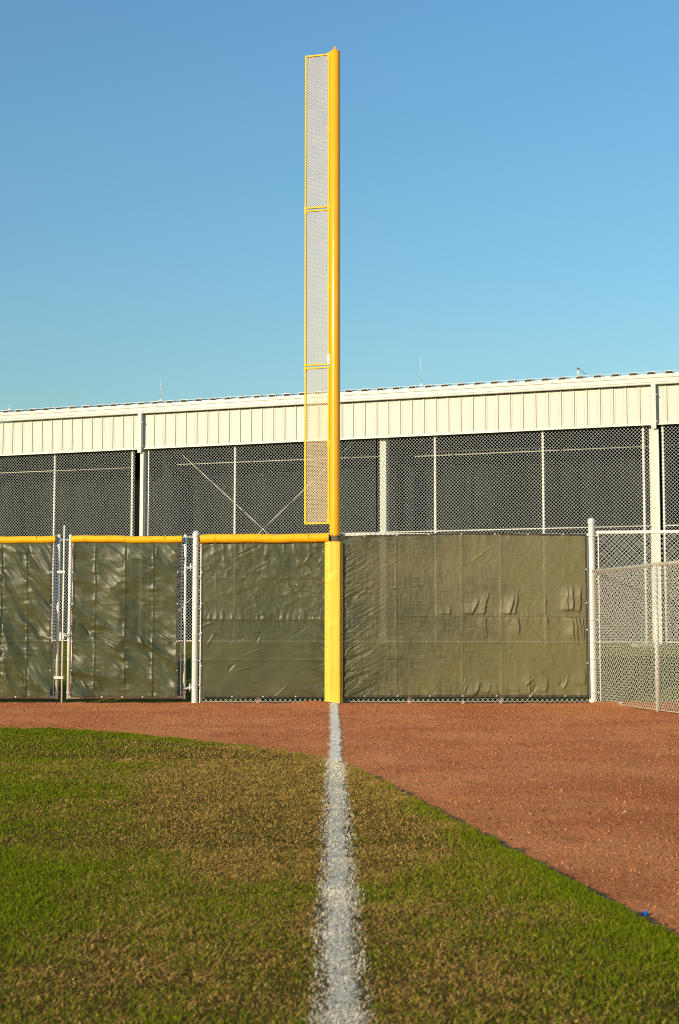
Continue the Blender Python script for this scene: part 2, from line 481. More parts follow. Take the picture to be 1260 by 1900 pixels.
def blades(x, y, z, length, width, lean, seed):
    r = np.random.default_rng(seed)
    n = len(x)
    a = r.uniform(0, 2 * np.pi, n)
    d = np.stack([np.cos(a), np.sin(a)], 1)
    f = r.uniform(0, 2 * np.pi, n)                     # facing of the blade's flat side
    w = np.stack([np.cos(f), np.sin(f)], 1) * width[:, None] * .5
    hx = np.sin(lean); hz = np.cos(lean)
    V = np.empty((n, 4, 3))
    V[:, 0] = np.stack([x, y, z], 1)
    mid = np.stack([x + d[:, 0] * length * .45 * hx * .6, y + d[:, 1] * length * .45 * hx * .6, z + length * .5 * np.maximum(hz, .25)], 1)
    V[:, 1] = mid; V[:, 1, :2] += w
    V[:, 2] = mid; V[:, 2, :2] -= w
    V[:, 3] = np.stack([x + d[:, 0] * length * hx, y + d[:, 1] * length * hx, z + length * hz], 1)
    F = np.array([(0, 1, 2), (1, 3, 2)])
    F = (np.arange(n)[:, None, None] * 4 + F[None]).reshape(-1, 3)
    return V.reshape(-1, 3), F
def tinted(name, V, F, C, k=4):
    me = np_mesh(name, V, F)
    at = me.attributes.new('tint', 'FLOAT_COLOR', 'POINT')
    c = np.ones((len(C), k, 4), np.float32); c[..., :3] = C[:, None, :]
    at.data.foreach_set('color', c.ravel())
    return me
def grow(n, near, far, seed):
    r = np.random.default_rng(seed)
    y = np.sqrt(r.uniform(near ** 2, far ** 2, n)) if near > 0 else r.uniform(near, far, n)
    x = r.uniform(-1, 1, n) * (y * .2387 + .6)
    d = edge_dist(x, y)
    keep = d > .0
    return x[keep], y[keep], d[keep], r
GX, GY, GD = [], [], []
for (n, a, b) in ((300000, 3.2, 6.5), (300000, 6.5, 11), (190000, 11, 16.5)):
    x, y, d, r = grow(n, a, b, int(a * 10))
    GX.append(x); GY.append(y); GD.append(d)
# thicker, taller fringe along the cut edge
r = np.random.default_rng(99)
seg = r.integers(30, len(EDGE_S) - 3, 60000); t = r.random(60000)[:, None]
ex = EDGE_S[seg] * (1 - t) + EDGE_S[seg + 1] * t
tan = EDGE_S[seg + 1] - EDGE_S[seg]; tan /= np.linalg.norm(tan, axis=1)[:, None]
off = np.abs(r.standard_normal(60000)) * .10 - .004
ex = ex + np.stack([tan[:, 1], -tan[:, 0]], 1) * off[:, None]
k = (ex[:, 1] > 3.2) & (np.abs(ex[:, 0]) < ex[:, 1] * .2387 + .9)
GX.append(ex[k, 0]); GY.append(ex[k, 1]); GD.append(np.maximum(off[k], 0))
x = np.concatenate(GX); y = np.concatenate(GY); d = np.concatenate(GD); n = len(x)
r = np.random.default_rng(5)
fringe = np.exp(-d / .20)
patch = fbm(x * .55 + 3.1, y * .42 + 1.7, 52, 3) * 1.3 + fbm(x * 2.6, y * 2.2, 60, 3) * .9 + fbm(x * 9, y * 9, 66, 2) * .5
side = np.clip((-x - .5) / 2.2, -.5, 1)                    # the far left is greener, the middle by the line drier
worn = .55 * np.exp(-((x + .5) / .75) ** 2) * np.clip((y - 5) / 3, 0, 1) + .35 * np.exp(-((x + .3) / 1.4) ** 2)
green = .58 + .14 * (y < 6.5) + .50 * patch + .30 * side - worn + .75 * fringe
is_green = r.random(n) < np.clip(green, .06, .97)
tone = (.62 + .76 * r.random(n))[:, None]
c_green = np.array([.150, .215, .008])[None] * (1 - .45 * r.random(n)[:, None]) + np.array([.075, .045, .0])[None] * r.random(n)[:, None]
c_straw = np.array([.58, .375, .110])[None] * (.55 + .6 * r.random(n)[:, None])
c_brown = np.array([.30, .155, .038])[None]
C = np.where(is_green[:, None], c_green, np.where((r.random(n) < .35)[:, None], c_brown, c_straw)) * tone
far_k = np.clip((y - 5) / 8, 0, 1)
L = (.013 + .011 * r.random(n)) * (1 + .25 * fringe) * (1 + .25 * far_k) * np.clip(1 + .55 * fbm(x * 7, y * 7, 73, 3), .6, 1.6)
W = (.0019 + .0013 * r.random(n)) * (1 + 1.1 * far_k)
lean = np.where(is_green, r.uniform(.15, 1.15, n), r.uniform(.7, 1.5, n))
zz = TURF_Z + .006 * fbm(x * 1.5, y * 1.5, 40, 3) - .003
lw = .070 - .006 * far_k
q = np.abs(x - line_x(y) + .010 * fbm(y * 3, x * 0, 81, 3)) / lw
painted = r.random(n) < np.clip((1.36 - q) / .60, 0, 1) * .955
V, F = blades(x[~painted], y[~painted], zz[~painted], L[~painted], W[~painted], lean[~painted], 1)
go = link_mesh("grass_blades", tinted("grass_blades", V, F, C[~painted]), M_BLADE)
tag(go, "short mown blades of green and dry straw grass over the outfield", kind='stuff')

# ================================================================ FOUL LINE
def line_sheet(name, y0, y1, n, zfun, keepfun, amount, parent=None):
    us = np.linspace(-1.9, 1.9, 29)
    U, YY = np.meshgrid(us, np.linspace(y0, y1, n))
    hw = .068 + .0016 * (YY - 5)
    XX = line_x(YY) + U * hw
    ZZ = zfun(XX, YY)
    i = np.arange(U.size).reshape(U.shape)
    F = np.stack([i[:-1, :-1], i[:-1, 1:], i[1:, 1:], i[1:, :-1]], -1).reshape(-1, 4)
    D = edge_dist(XX, YY).ravel()
    keep = keepfun(D[F])
    me = np_mesh(name, np.stack([XX, YY, ZZ], -1).reshape(-1, 3), F[keep], True)
    at = me.attributes.new('cover', 'FLOAT', 'POINT')
    ragged = .20 * fbm(YY * 2.2, U * 0, 33, 3) + .05 * fbm(YY * 14, U * 2, 35, 3)
    cov = np.clip((1.25 - np.abs(U + ragged)) / .85, 0, 1) * amount
    at.data.foreach_set('value', cov.ravel().astype(np.float32))
    return link_mesh(name, me, M_CHALK, parent)
foul = tag(line_sheet("foul_line", 11.5, 20.62, 300, lambda X, Y: track_z(X, Y) + .006, lambda d: (d < .06).any(1), .64), "white chalk foul line running up to the yellow pole", kind='structure')
line_sheet("painted_thatch", 2.5, 14.5, 500, lambda X, Y: TURF_Z + .006 * fbm(X * 1.5, Y * 1.5, 40, 3) + .004, lambda d: (d > -.01).all(1), .49, foul)
p = painted
shade = (.82 + .18 * r.random(p.sum()))[:, None]
Cw = np.array([.95, .87, .69])[None] * shade
V, F = blades(x[p], y[p], zz[p], L[p], W[p] * 1.1, np.clip(lean[p] + .15, 0, 1.5), 2)
po = link_mesh("painted_grass", tinted("painted_grass", V, F, Cw), M_PAINTED, foul)
tag(po, kind='stuff')

# small scrap of blue plastic at the turf edge
bx, by = on_ground(1196, 1694, .02)
b = MB()
b.prism([(-.013, -.008), (.004, -.012), (.014, -.002), (.007, .010), (-.009, .009)], 0, .011)
b.prism([(-.004, -.004), (.009, -.003), (.006, .006)], .011, .017)
o = b.build("plastic_scrap", M_BLUE); o.location = (bx, by, float(track_z(np.array(bx), np.array(by))))
tag(o, "tiny scrap of bright blue plastic lying against the turf edge", "litter")
# whitish stones by the fence foot
for i, (px, py) in enumerate(((860, 1302), (1153, 1309))):
    sx, sy = on_ground(px, py, .02)
    b = MB(); rr = random.Random(i)
    prof = [(.004, 0), (.030, .006), (.034, .02), (.022, .034), (.003, .040)]
    b.lathe(prof, (0, 0, 0), 9)
    b.v = [(vx * (1 + .25 * rr.uniform(-1, 1)), vy * (1 + .25 * rr.uniform(-1, 1)), vz) for vx, vy, vz in b.v]
    o = b.build("pale_stone", M_CONC); o.location = (sx, sy, float(track_z(np.array(sx), np.array(sy))) - .004)
    tag(o, ["pale rounded stone under the right windscreen's lower edge", "pale rounded stone beside the low wing fence"][i], "stone", "pale stones by the fence foot")

# ================================================================ BANK BEHIND THE FENCE
SLAB_BASE = .735
def bank_z(Y):
    return np.interp(Y, [20.0, 21.3, 24.6, 26.5, 29.5, 60.0], [-.03, -.02, .57, .70, SLAB_BASE, SLAB_BASE])
xs = np.arange(-30, 30.01, .3); ys = np.concatenate([np.arange(21.0, 30, .15), np.arange(30, 62, 1.0)])
X, Y, F = grid_xy(xs, ys)
Z = bank_z(Y) + .02 * fbm(X * 1.3, Y * 1.3, 90, 4)
me = np_mesh("grass_bank", np.stack([X, Y, Z], -1).reshape(-1, 3), F, True)
tag(link_mesh("grass_bank", me, M_BANK), "grass bank rising behind the fence to the batting cages", kind='structure')
r = np.random.default_rng(77)
n = 26000
y = r.uniform(21.2, 28.5, n); x = r.uniform(-5.9, 6.9, n)
gmask = r.random(n) < .7
C = np.where(gmask[:, None], np.array([.10, .14, .014])[None], np.array([.30, .21, .08])[None]) * (.6 + .7 * r.random(n))[:, None]
V, F = blades(x, y, bank_z(y) + .02 * fbm(x * 1.3, y * 1.3, 90, 4) - .004, .04 + .03 * r.random(n), .006 + .003 * r.random(n), r.uniform(.1, 1.1, n), 3)
tag(link_mesh("bank_grass_blades", tinted("bank_grass_blades", V, F, C), M_BLADE), "grass blades on the bank behind the fence", kind='stuff')

X, Y, F = grid_xy(np.arange(-12, 12.01, .1), np.linspace(-1, 1, 9))
Yc = 27.6 + .18 * fbm(X * .8, X * 0, 95, 3) + Y * (.22 + .06 * fbm(X * 2.0, X * 0, 97, 2))
me = np_mesh("soil_path", np.stack([X, Yc, bank_z(Yc) + .02 * fbm(X * 1.3, Yc * 1.3, 90, 4) + .007], -1).reshape(-1, 3), F, True)
tag(link_mesh("soil_path", me, M_SOIL), "narrow worn strip of tan soil along the top of the bank", kind='structure')

# ================================================================ BATTING CAGE BUILDING
YA, YB = 37.0, 32.6
xa, _ = on_depth(259, 1170, YA); xb, _ = on_depth(1215, 1170, YB)
A2 = np.array([xa, YA]); B2 = np.array([xb, YB])
WD = (B2 - A2) / np.linalg.norm(B2 - A2)           # along the wall, to the right
WN = np.array([-WD[1], WD[0]])                     # into the building
if WN[1] < 0: WN = -WN
RZ = math.atan2(WD[1], WD[0])
def wall(px, py, t=0.0):
    """pixel -> (s, z) on the plane parallel to the wall, t metres behind it"""
    r = ray(px, py); o = A2 + WN * t
    k = (o @ WN) / (r[:2] @ WN)
    p = r[:2] * k
    return float((p - o) @ WD), float(EYE + r[2] * k)
S_A, S_B = 0.0, float((B2 - A2) @ WD)
S0, S1 = -6.6, S_B + 4.2
Z_GUT_T = wall(259, 751, -.20)[1]; Z_GUT_B = wall(259, 767, -.20)[1]
Z_PAN_B = wall(259, 834, -.06)[1]
Z_RAIL_B = wall(435, 1189.5)[1]; Z_RAIL_M = wall(1050, 979.5)[1]
print("BUILDING bay", S_B, "eave", Z_GUT_T, Z_GUT_B, "panel bottom", Z_PAN_B, "rails", Z_RAIL_B, Z_RAIL_M)
SLAB_Z = Z_RAIL_B - .05
bld = empty("batting_cage_building", (A2[0], A2[1], 0), "long open sided cream metal building with ribbed wall panels under its eave", "building", rz=RZ)
# slab
MB().box(S0 - .5, S1 + .5, -.12, 13, .05, SLAB_Z).build("floor_slab", M_SOIL, bld)
# wall panels: one pan with its rib each, sharing one mesh
PW = .305
def panel_mesh():
    h = Z_GUT_B - Z_PAN_B - .075
    prof = [(0, 0), (.018, 0), (.022, -.006), (.030, -.006), (.034, 0), (PW - .098, 0), (PW - .094, -.006), (PW - .086, -.006), (PW - .082, 0), (PW - .054, 0), (PW - .040, -.022), (PW - .016, -.022), (PW - .002, 0)]
    n = len(prof); v, f = [], []
    for z in (0, h):
        for a, b in prof: v.append((a, b, z))
        for a, b in prof: v.append((a, b + .0012 if b < 0 else .0012, z))
    for i in range(n - 1):
        f.append((i, i + 1, 2 * n + i + 1, 2 * n + i))
        f.append((n + i + 1, n + i, 3 * n + i, 3 * n + i + 1))
        f.append((i + 1, i, n + i, n + i + 1)); f.append((2 * n + i, 2 * n + i + 1, 3 * n + i + 1, 3 * n + i))
    # closed lower end of the rib
    e = len(v); r0 = PW - .054
    v += [(PW - .054, 0, -.0), (PW - .040, -.022, .0), (PW - .016, -.022, .0), (PW - .002, 0, -.0)]
    f.append((e + 3, e + 2, e + 1, e))
    me = bpy.data.meshes.new("wall_panel"); me.from_pydata(v, [], f); me.update(); me.materials.append(M_CREAM)
    return me
pm = panel_mesh()
n_pan = int((S1 - S0) / PW)
for i in range(n_pan):
    o = bpy.data.objects.new("wall_panel", pm); COL.objects.link(o); o.parent = bld
    o.location = (S0 + i * PW, -.06, Z_PAN_B + .050)
# bottom trim and backing girt, head flashing
b = MB(); b.box(S0, S1, -.105, -.052, Z_PAN_B - .002, Z_PAN_B + .045, 0); b.build("bottom_trim", M_TRIM, bld)
MB().box(S0, S1, -.050, .02, Z_PAN_B + .02, Z_GUT_B - .01).build("wall_girt", M_CREAM, bld)
# gutter with a beaded face
def extrude_s(prof, s0, s1):
    n = len(prof)
    v = [(s0, t, z) for t, z in prof] + [(s1, t, z) for t, z in prof]
    f = [(i, (i + 1) % n, n + (i + 1) % n, n + i) for i in range(n)] + [tuple(range(n))[::-1], tuple(range(n, 2 * n))]
    return MB().add(v, f)
gt, gb = Z_GUT_T, Z_GUT_B
H = gt - gb
prof = [(-.055, gb + .004), (-.165, gb), (-.175, gb + .015), (-.175, gb + H * .20), (-.186, gb + H * .24), (-.186, gb + H * .62), (-.200, gb + H * .70), (-.200, gt - .012), (-.192, gt), (-.055, gt)]
extrude_s(prof[::-1], S0, S1).build("gutter", M_TRIM, bld)
# gutter laps every 3 m
for s in np.arange(S0 + 1.3, S1, 3.05):
    extrude_s([(t - .003 if t < -.1 else t, z + (.002 if z > gb + .1 else -.002)) for t, z in prof[::-1]], s, s + .03).build("gutter_joint", M_TRIM, bld)
# roof sheet and ribs
RS = .112
def rf(t, dz=0): return (t, gt + .004 + (t + .15) * RS + dz)
extrude_s([rf(-.15), rf(12.5), rf(12.5, .02), rf(-.15, .02)], S0, S1).build("roof", M_ROOF, bld)
rib = MB(); RP = .41
v = []
for t in (-.17, 12.4):
    z0 = (t + .15) * RS
    v += [(-.105, t, z0), (-.075, t, z0 + .046), (.075, t, z0 + .046), (.105, t, z0)]
rib.add(v, [(0, 1, 5, 4), (1, 2, 6, 5), (2, 3, 7, 6), (0, 3, 2, 1), (4, 5, 6, 7)])
ro = rib.build("roof_rib", M_ROOF, bld); ro.location = (S0 + .1, 0, gt + .022)
for i in range(1, int((S1 - S0) / RP)):
    o = bpy.data.objects.new("roof_rib", ro.data); COL.objects.link(o); o.parent = bld; o.location = (S0 + .1 + i * RP, 0, gt + .022)
cl = MB().add([(-.094, 0, .002), (-.070, 0, .040), (.070, 0, .040), (.094, 0, .002), (-.094, -.004, .002), (-.070, -.004, .040), (.070, -.004, .040), (.094, -.004, .002)],
    [(4, 7, 6, 5), (0, 4, 5, 1), (1, 5, 6, 2), (2, 6, 7, 3), (0, 3, 7, 4)]).build("rib_hollow_shade", M_BLACK, bld)
cl.location = (S0 + .1, -.172, gt + .022 - .02 * RS)  # black plate paints in the darkness of the hollow rib end
for i in range(1, int((S1 - S0) / RP)):
    o = bpy.data.objects.new("rib_hollow_shade", cl.data); COL.objects.link(o); o.parent = bld; o.location = (S0 + .1 + i * RP, -.172, gt + .022 - .02 * RS)
# lightning conductor cable lying over the ribs
b = MB(); pts = []
for i in range(int((S1 - S0) / RP)):
    s = S0 + .1 + i * RP
    pts += [(s, -.10, gt + .022 + .046 + .05 * RS + .012), (s + RP / 2, -.10, gt + .022 + .046 + .05 * RS + .006)]
b.path(pts, .0045, 5).build("conductor_cable", M_STEEL, bld)
# columns
S_C = wall(712, 1000, .12)[0]
half = S_C
for k, s in enumerate((S_A - (S_B - S_C), S_A + .02, S_C, S_B + .02, S_B + S_C)):
    w = .085
    MB().box(s - w, s + w, .07, .30, SLAB_Z, Z_GUT_T - .05, .008).build("column", M_CREAM, bld)
# downspouts with their step back under the panels
for k, px in enumerate((259, 1213)):
    s = wall(px, 780, -.2)[0]
    b = MB()
    b.box(s - .055, s + .055, -.205, -.095, Z_PAN_B - .10, Z_GUT_B - .003, .006)
    d = b.build("downspout", M_TRIM, bld)
    s2 = s + .045
    MB().box(s2 - .05, s2 + .05, -.135, -.035, SLAB_Z + .01, Z_PAN_B - .103, .006).build("lower_pipe", M_TRIM, d)
    for z in (Z_GUT_B - .25, Z_PAN_B + .06):
        MB().box(s - .075, s + .075, -.209, -.10, z, z + .022).build("strap", M_TRIM, d)
# X bracing rods between the first two columns and further on
def rod(p0, p1, r=.011, name="brace_rod", m=M_INT): MB().tube(p0, p1, r, 6).build(name, m, bld)
zt, zb = wall(300, 811, .35)[1], SLAB_Z + .05
for (s0_, s1_) in ((S_A + .05, S_C - .05), (S_B + .1, S_B + S_C)):
    rod((s0_, .33, zt + .35), (s1_, .33, zb)); rod((s0_, .36, zb), (s1_, .36, zt + .35))
# eave girt pipes inside, seen as pale lines behind the wire
for (pa, pb, tt) in (((-60, 880), (245, 868), .75), ((330, 862), (708, 847), .62), ((770, 847), (1210, 828), .75), ((800, 838), (1030, 830), 1.0), ((1235, 826), (1330, 822), .75)):
    sa, za = wall(*pa, tt); sb, zb2 = wall(*pb, tt)
    rod((sa, tt, za), (sb, tt, zb2), .013, "net_pipe")
# rafters inside
for s in (S_A, S_C, S_B):
    v = []
    b = MB(); z0 = gt - .30
    b.add([(s - .07, .3, z0), (s + .07, .3, z0), (s + .07, 12, z0 + 12 * RS), (s - .07, 12, z0 + 12 * RS), (s - .07, .3, z0 + .25), (s + .07, .3, z0 + .25), (s + .07, 12, z0 + .25 + 12 * RS), (s - .07, 12, z0 + .25 + 12 * RS)],
          [(0, 3, 2, 1), (4, 5, 6, 7), (0, 1, 5, 4), (1, 2, 6, 5), (2, 3, 7, 6), (3, 0, 4, 7)])
    b.build("rafter", M_INT, bld)
# back wall
MB().box(S0, S1, 12.4, 12.5, SLAB_Z, gt + 12 * RS).build("back_wall", M_DARK, bld)

# black netting hung inside each bay
def net_curtain(s0, s1, t, label):
    nx, nz = int((s1 - s0) / .08), 10
    S, Zg = np.meshgrid(np.linspace(s0, s1, nx), np.linspace(SLAB_Z + .01, Z_PAN_B + .5, nz))
    T = t + .06 * np.sin(S * 9 + 2 * np.sin(S * 1.7)) + .03 * np.sin(S * 23 + Zg)
    i = np.arange(S.size).reshape(S.shape)
    F = np.stack([i[:-1, :-1], i[:-1, 1:], i[1:, 1:], i[1:, :-1]], -1).reshape(-1, 4)
    e = empty("net_curtain", (A2[0], A2[1], 0), label, "netting", "black net curtains inside the cages", RZ)
    link_mesh("netting", np_mesh("netting", np.stack([S, T, Zg], -1).reshape(-1, 3), F, True), M_DARK, e)
    MB().tube((s0, t, Z_PAN_B + .5), (s1, t, Z_PAN_B + .5), .015, 6).build("hanging_pipe", M_INT, e)
net_curtain(S0, S_A - .1, 1.5, "black net curtain in the cage bay left of the first downspout")
net_curtain(S_A + .1, S_C - .1, 1.5, "black net curtain in the cage bay behind the crossed brace rods")
net_curtain(S_C + .1, S_B - .1, 1.5, "black net curtain in the wide cage bay right of the yellow pole")
net_curtain(S_B + .1, S1, 1.5, "black net curtain in the cage bay at the right edge")

# ---------------------------------------------------------------- chain link
def chain(u0, u1, z0, z1, half=.036, r=.0022, hz=None, bulge=.004):
    """woven zigzag wires in the local x-z plane; returns verts, faces"""
    hz = hz or half
    nw = int((u1 - u0) / half); nr = max(int(round((z1 - z0) / hz)), 2)
    I, K = np.meshgrid(np.arange(nw), np.arange(nr + 1), indexing='ij')
    side = (I + K) % 2
    U = u0 + (I + side) * half; Zv = z0 + K * (z1 - z0) / nr
    T = np.where(side == 1, bulge, -bulge) * .5
    U = np.minimum(U, u1)
    P = np.stack([U, T, Zv], -1)
    off = np.array([(0, -r, 0), (r * 1.35, r * .6, 0), (-r * 1.35, r * .6, 0)])
    V = (P[:, :, None, :] + off[None, None]).reshape(-1, 3)
    base = ((np.arange(nw)[:, None] * (nr + 1) + np.arange(nr)[None]) * 3).reshape(-1)
    F = np.concatenate([np.stack([base + a, base + b_, base + 3 + b_, base + 3 + a], 1) for a, b_ in ((0, 1), (1, 2), (2, 0))])
    return V, F
def wire_part(parent, u0, u1, z0, z1, half=.036, r=.0022, m=None, loc=(0, 0, 0), hz=None, name="wire_mesh"):
    V, F = chain(u0, u1, z0, z1, half, r, hz)
    o = link_mesh(name, np_mesh(name, V, F, True), m or M_WIRE, parent)
    o.location = loc
    return tag(o, kind='stuff')

# cage fences between the columns
def cage_fence(s0, s1, posts, label, bars=()):
    e = empty("cage_fence", (A2[0], A2[1], 0), label, "fence", "chain link fences closing the cages", RZ)
    top = Z_PAN_B + .12
    wire_part(e, s0, s1, Z_RAIL_B, top, .0425, .0037, M_WIRE3, (0, .0, 0))
    for s in posts:
        MB().tube((s, .035, SLAB_Z), (s, .035, top), .030, 10).build("post", M_WHITE, e)
    for z, rr in ((Z_RAIL_B, .016), (Z_RAIL_M, .016), (top + .02, .02)):
        MB().tube((s0, .012 + rr, z), (s1, .012 + rr, z), rr, 8).build("rail", M_WHITE, e)
    for s in bars:
        MB().box(s - .008, s + .008, -.010, -.002, Z_RAIL_B - .02, top).build("tension_bar", M_WHITE, e)
    return e
def sp(px, py=920): return wall(px, py)[0]
cage_fence(S0, sp(252), [sp(100), sp(244), sp(-50)], "white chain link cage fence left of the first downspout")
cage_fence(sp(270), sp(700), [sp(435), sp(621)], "white chain link cage fence behind the yellow pole, with crossed rods inside", [sp(275.5)])
cage_fence(sp(700) + .004, sp(1206), [sp(807), sp(1008), sp(1195)], "white chain link cage fence with three posts right of the yellow pole")
cage_fence(sp(1228), S1, [sp(1229) + .03], "white chain link cage fence at the right edge beyond the second downspout")

# lightning rods and mast on the eave
def at_wall(s, t, z): p = A2 + WD * s + WN * t; return (p[0], p[1], z)
for i, (px, y0, y1) in enumerate(((18, 762, 749), (298, 745, 691), (782, 716, 658))):
    s, z0 = wall(px, y0, -.05); _, z1 = wall(px, y1, -.05)
    z0 = gt + .022 + .046 + .1 * RS
    e = empty("lightning_rod", at_wall(s, -.05, z0), ["short lightning rod on the eave at the far left", "thin white lightning rod on the eave left of the yellow pole",
              "tall thin lightning rod on the eave right of the yellow pole"][i], "lightning rod", "lightning rods along the eave")
    MB().box(-.045, .045, -.03, .03, 0, .035, .008).build("base", M_STEEL, e)
    MB().box(-.02, .02, -.015, .015, .035, .075, .005).build("clamp", M_STEEL, e)
    MB().tube((0, 0, .07), (-.02, 0, z1 - z0), .008, 6, .004).build("rod", M_STEEL, e)
s, z0 = wall(1073, 697, -.05); _, z1 = wall(1073, 682, -.05)
z0 = gt + .03
e = empty("vent_mast", at_wall(s, -.05, z0), "short mast with a small head and a loose wire on the eave", "mast")
MB().tube((0, 0, 0), (0, 0, z1 - z0 - .04), .017, 8).build("pipe", M_WHITE, e)
b = MB(); b.lathe([(.004, 0), (.03, .0), (.032, .03), (.012, .045), (.002, .047)], (0, 0, z1 - z0 - .045), 10); b.build("head", M_BAND, e)
b = MB(); b.path([(.02, 0, z1 - z0 - .03), (.06, 0, z1 - z0 - .05), (.10, 0, z1 - z0 - .10), (.14, 0, z1 - z0 - .14), (.20, 0, z1 - z0 - .155)], .005, 5).build("wire", M_BLACK, e)
# concrete pad on the bank at the right
cx, cz = on_depth(1215, 1203, 28.5)
b = MB(); b.box(-.42, .30, -.25, .20, -.3, .0, .02)
o = b.build("concrete_pad", M_CONC); o.location = (cx, 28.5, .79)
tag(o, "low pale concrete pad on the bank behind the wing fence", kind='structure')

# ================================================================ OUTFIELD FENCE
def fx(px, py=1150, Y=FY): return on_depth(px, py, Y)[0]
def fz(py, Y=FY): return on_depth(630, py, Y)[1]
GYD = 20.90                                       # gates stand a little further back
# terminal posts
def dome_post(name, x, y, z, r, parent, m):
    b = MB(); b.tube((x, y, -.05), (x, y, z - .05), r, 18, None, False)
    p = b.build(name, m, parent)
    b = MB(); b.lathe([(r + .004, -.075), (r + .006, -.05), (r + .006, -.03), (r * .86, -.008), (r * .45, .008), (.001, .014)], (x, y, z - .01), 18)
    b.build("post_cap", M_STEEL, p)
    return p
def bands(parent, x0, x1, y, zs, r):
    """tension bands round a post at x0, reaching to the tension bar at x1"""
    for z in zs:
        b = MB()
        b.lathe([(r + .0015, -.011), (r + .004, -.011), (r + .004, .011), (r + .0015, .011)], (x0, y, z), 16)
        lo, hi = min(x0, x1), max(x0, x1)
        b.box(lo + (r if x1 > x0 else -.004), hi - (r if x1 < x0 else -.004), y - .007, y - .003, z - .010, z + .010)
        b.tube(((x0 + x1) / 2, y - .016, z), ((x0 + x1) / 2, y + .006, z), .005, 6)
        b.build("tension_band", M_STEEL, parent)

XL, XR = fx(362.5), fx(1099.7)
XP = fx(621.5, 1000)                              # foul pole
Z_TOP = fz(992); Z_CAPC = fz(999.2)
PX_L, PX_R = XP - .09, XP + .09
# right run
fr = empty("outfield_fence", (XP, FY, 0), "chain link outfield fence right of the yellow pole, ending at a tall domed post", "fence")
def L(x): return x - XP
wire_part(fr, L(PX_R), L(XR) - .055, .015, Z_TOP + .02, .036, .0030, M_WIRE, (0, .015, 0))
MB().tube((L(PX_R) - .03, .045, Z_TOP), (L(XR), .045, Z_TOP), .022, 10).build("top_rail", M_WHITE, fr)
dome_post("terminal_post", L(XR), 0, fz(961), .048, fr, M_GALV)
tb = L(fx(1092.3))
MB().box(tb - .009, tb + .009, .005, .012, .02, Z_TOP + .02).build("tension_bar", M_WHITE, fr)
bands(fr, L(XR), tb, 0, [fz(p) for p in (1001, 1068, 1130, 1191, 1241, 1290)], .048)
for px in (760, 930):
    MB().tube((L(fx(px)), .085, -.05), (L(fx(px)), .085, Z_TOP), .03, 10).build("line_post", M_WHITE, fr)
MB().tube((L(PX_R), .03, .02), (L(XR), .03, .02), .0035, 5).build("bottom_wire", M_WIRE, fr)
# left run
fl = empty("outfield_fence", (XL, FY, 0), "chain link outfield fence between the gate post and the yellow pole", "fence")
def L2(x): return x - XL
wire_part(fl, L2(fx(369)), L2(PX_L), .015, Z_CAPC, .036, .0030, M_WIRE, (0, .015, 0))
MB().tube((0, .045, Z_CAPC - .005), (L2(PX_L) + .03, .045, Z_CAPC + .02), .022, 10).build("top_rail", M_WHITE, fl)
dome_post("gate_post", 0, 0, fz(985), .046, fl, M_GALV)
tb = L2(fx(371.8))
MB().box(tb - .008, tb + .008, .005, .012, .0, Z_CAPC - .03).build("tension_bar", M_WHITE, fl)
bands(fl, 0, tb, 0, [fz(p) for p in (1012, 1071, 1129, 1177, 1226, 1271)], .046)
MB().tube((L2(fx(480)), .085, -.05), (L2(fx(480)), .085, Z_CAPC), .03, 10).build("line_post", M_WHITE, fl)
MB().tube((0, .03, .02), (L2(PX_L), .03, .02), .0035, 5).build("bottom_wire", M_WIRE, fl)
# run beyond the right post
fb = empty("outfield_fence", (XR, FY, 0), "bare chain link fence continuing right of the tall domed post", "fence", rz=-.10)
XE = 5.2
wire_part(fb, .075, XE, .02, fz(986.5), .036, .0024, M_WIRE, (0, .02, 0))
MB().tube((.05, .03, fz(987.5)), (XE, .03, fz(987.5)), .024, 10).build("top_rail", M_WHITE, fb)
MB().box(.090, .106, .004, .010, .03, fz(988)).build("tension_bar", M_WHITE, fb)
bands(fb, 0, .098, 0, [fz(p) for p in (994, 1075, 1150, 1222, 1285)], .050)
for u in (3.05, XE): MB().tube((u, .06, -.05), (u, .06, fz(988)), .03, 10).build("line_post", M_WHITE, fb)

# low wing fence running towards the camera
W0 = np.array([XR + .01, FY - .06]); wx, wy = on_ground(1221, 1321); W1 = np.array([wx, wy])
wd = (W1 - W0); wl_ = np.linalg.norm(wd)
wf = empty("wing_fence", (W0[0], W0[1], 0), "lower chain link wing fence running forward from the tall post", "fence", rz=math.atan2(wd[1], wd[0]))
ZW = on_depth(1221, 1046, W1[1])[1]
WL = wl_ + 2.6
wire_part(wf, .02, WL, .02, ZW + .015, .036, .0024, M_WIRE2, (0, -.03, 0))
MB().tube((0, 0, ZW - .012), (WL, 0, ZW - .012), .024, 10).build("top_rail", M_WIRE2, wf)
for u in (wl_, WL): MB().tube((u, 0, -.05), (u, 0, ZW - .02), .028, 12).build("line_post", M_GALV, wf)
MB().tube((0, -.03, .03), (WL, -.03, .03), .004, 5).build("bottom_wire", M_WIRE2, wf)

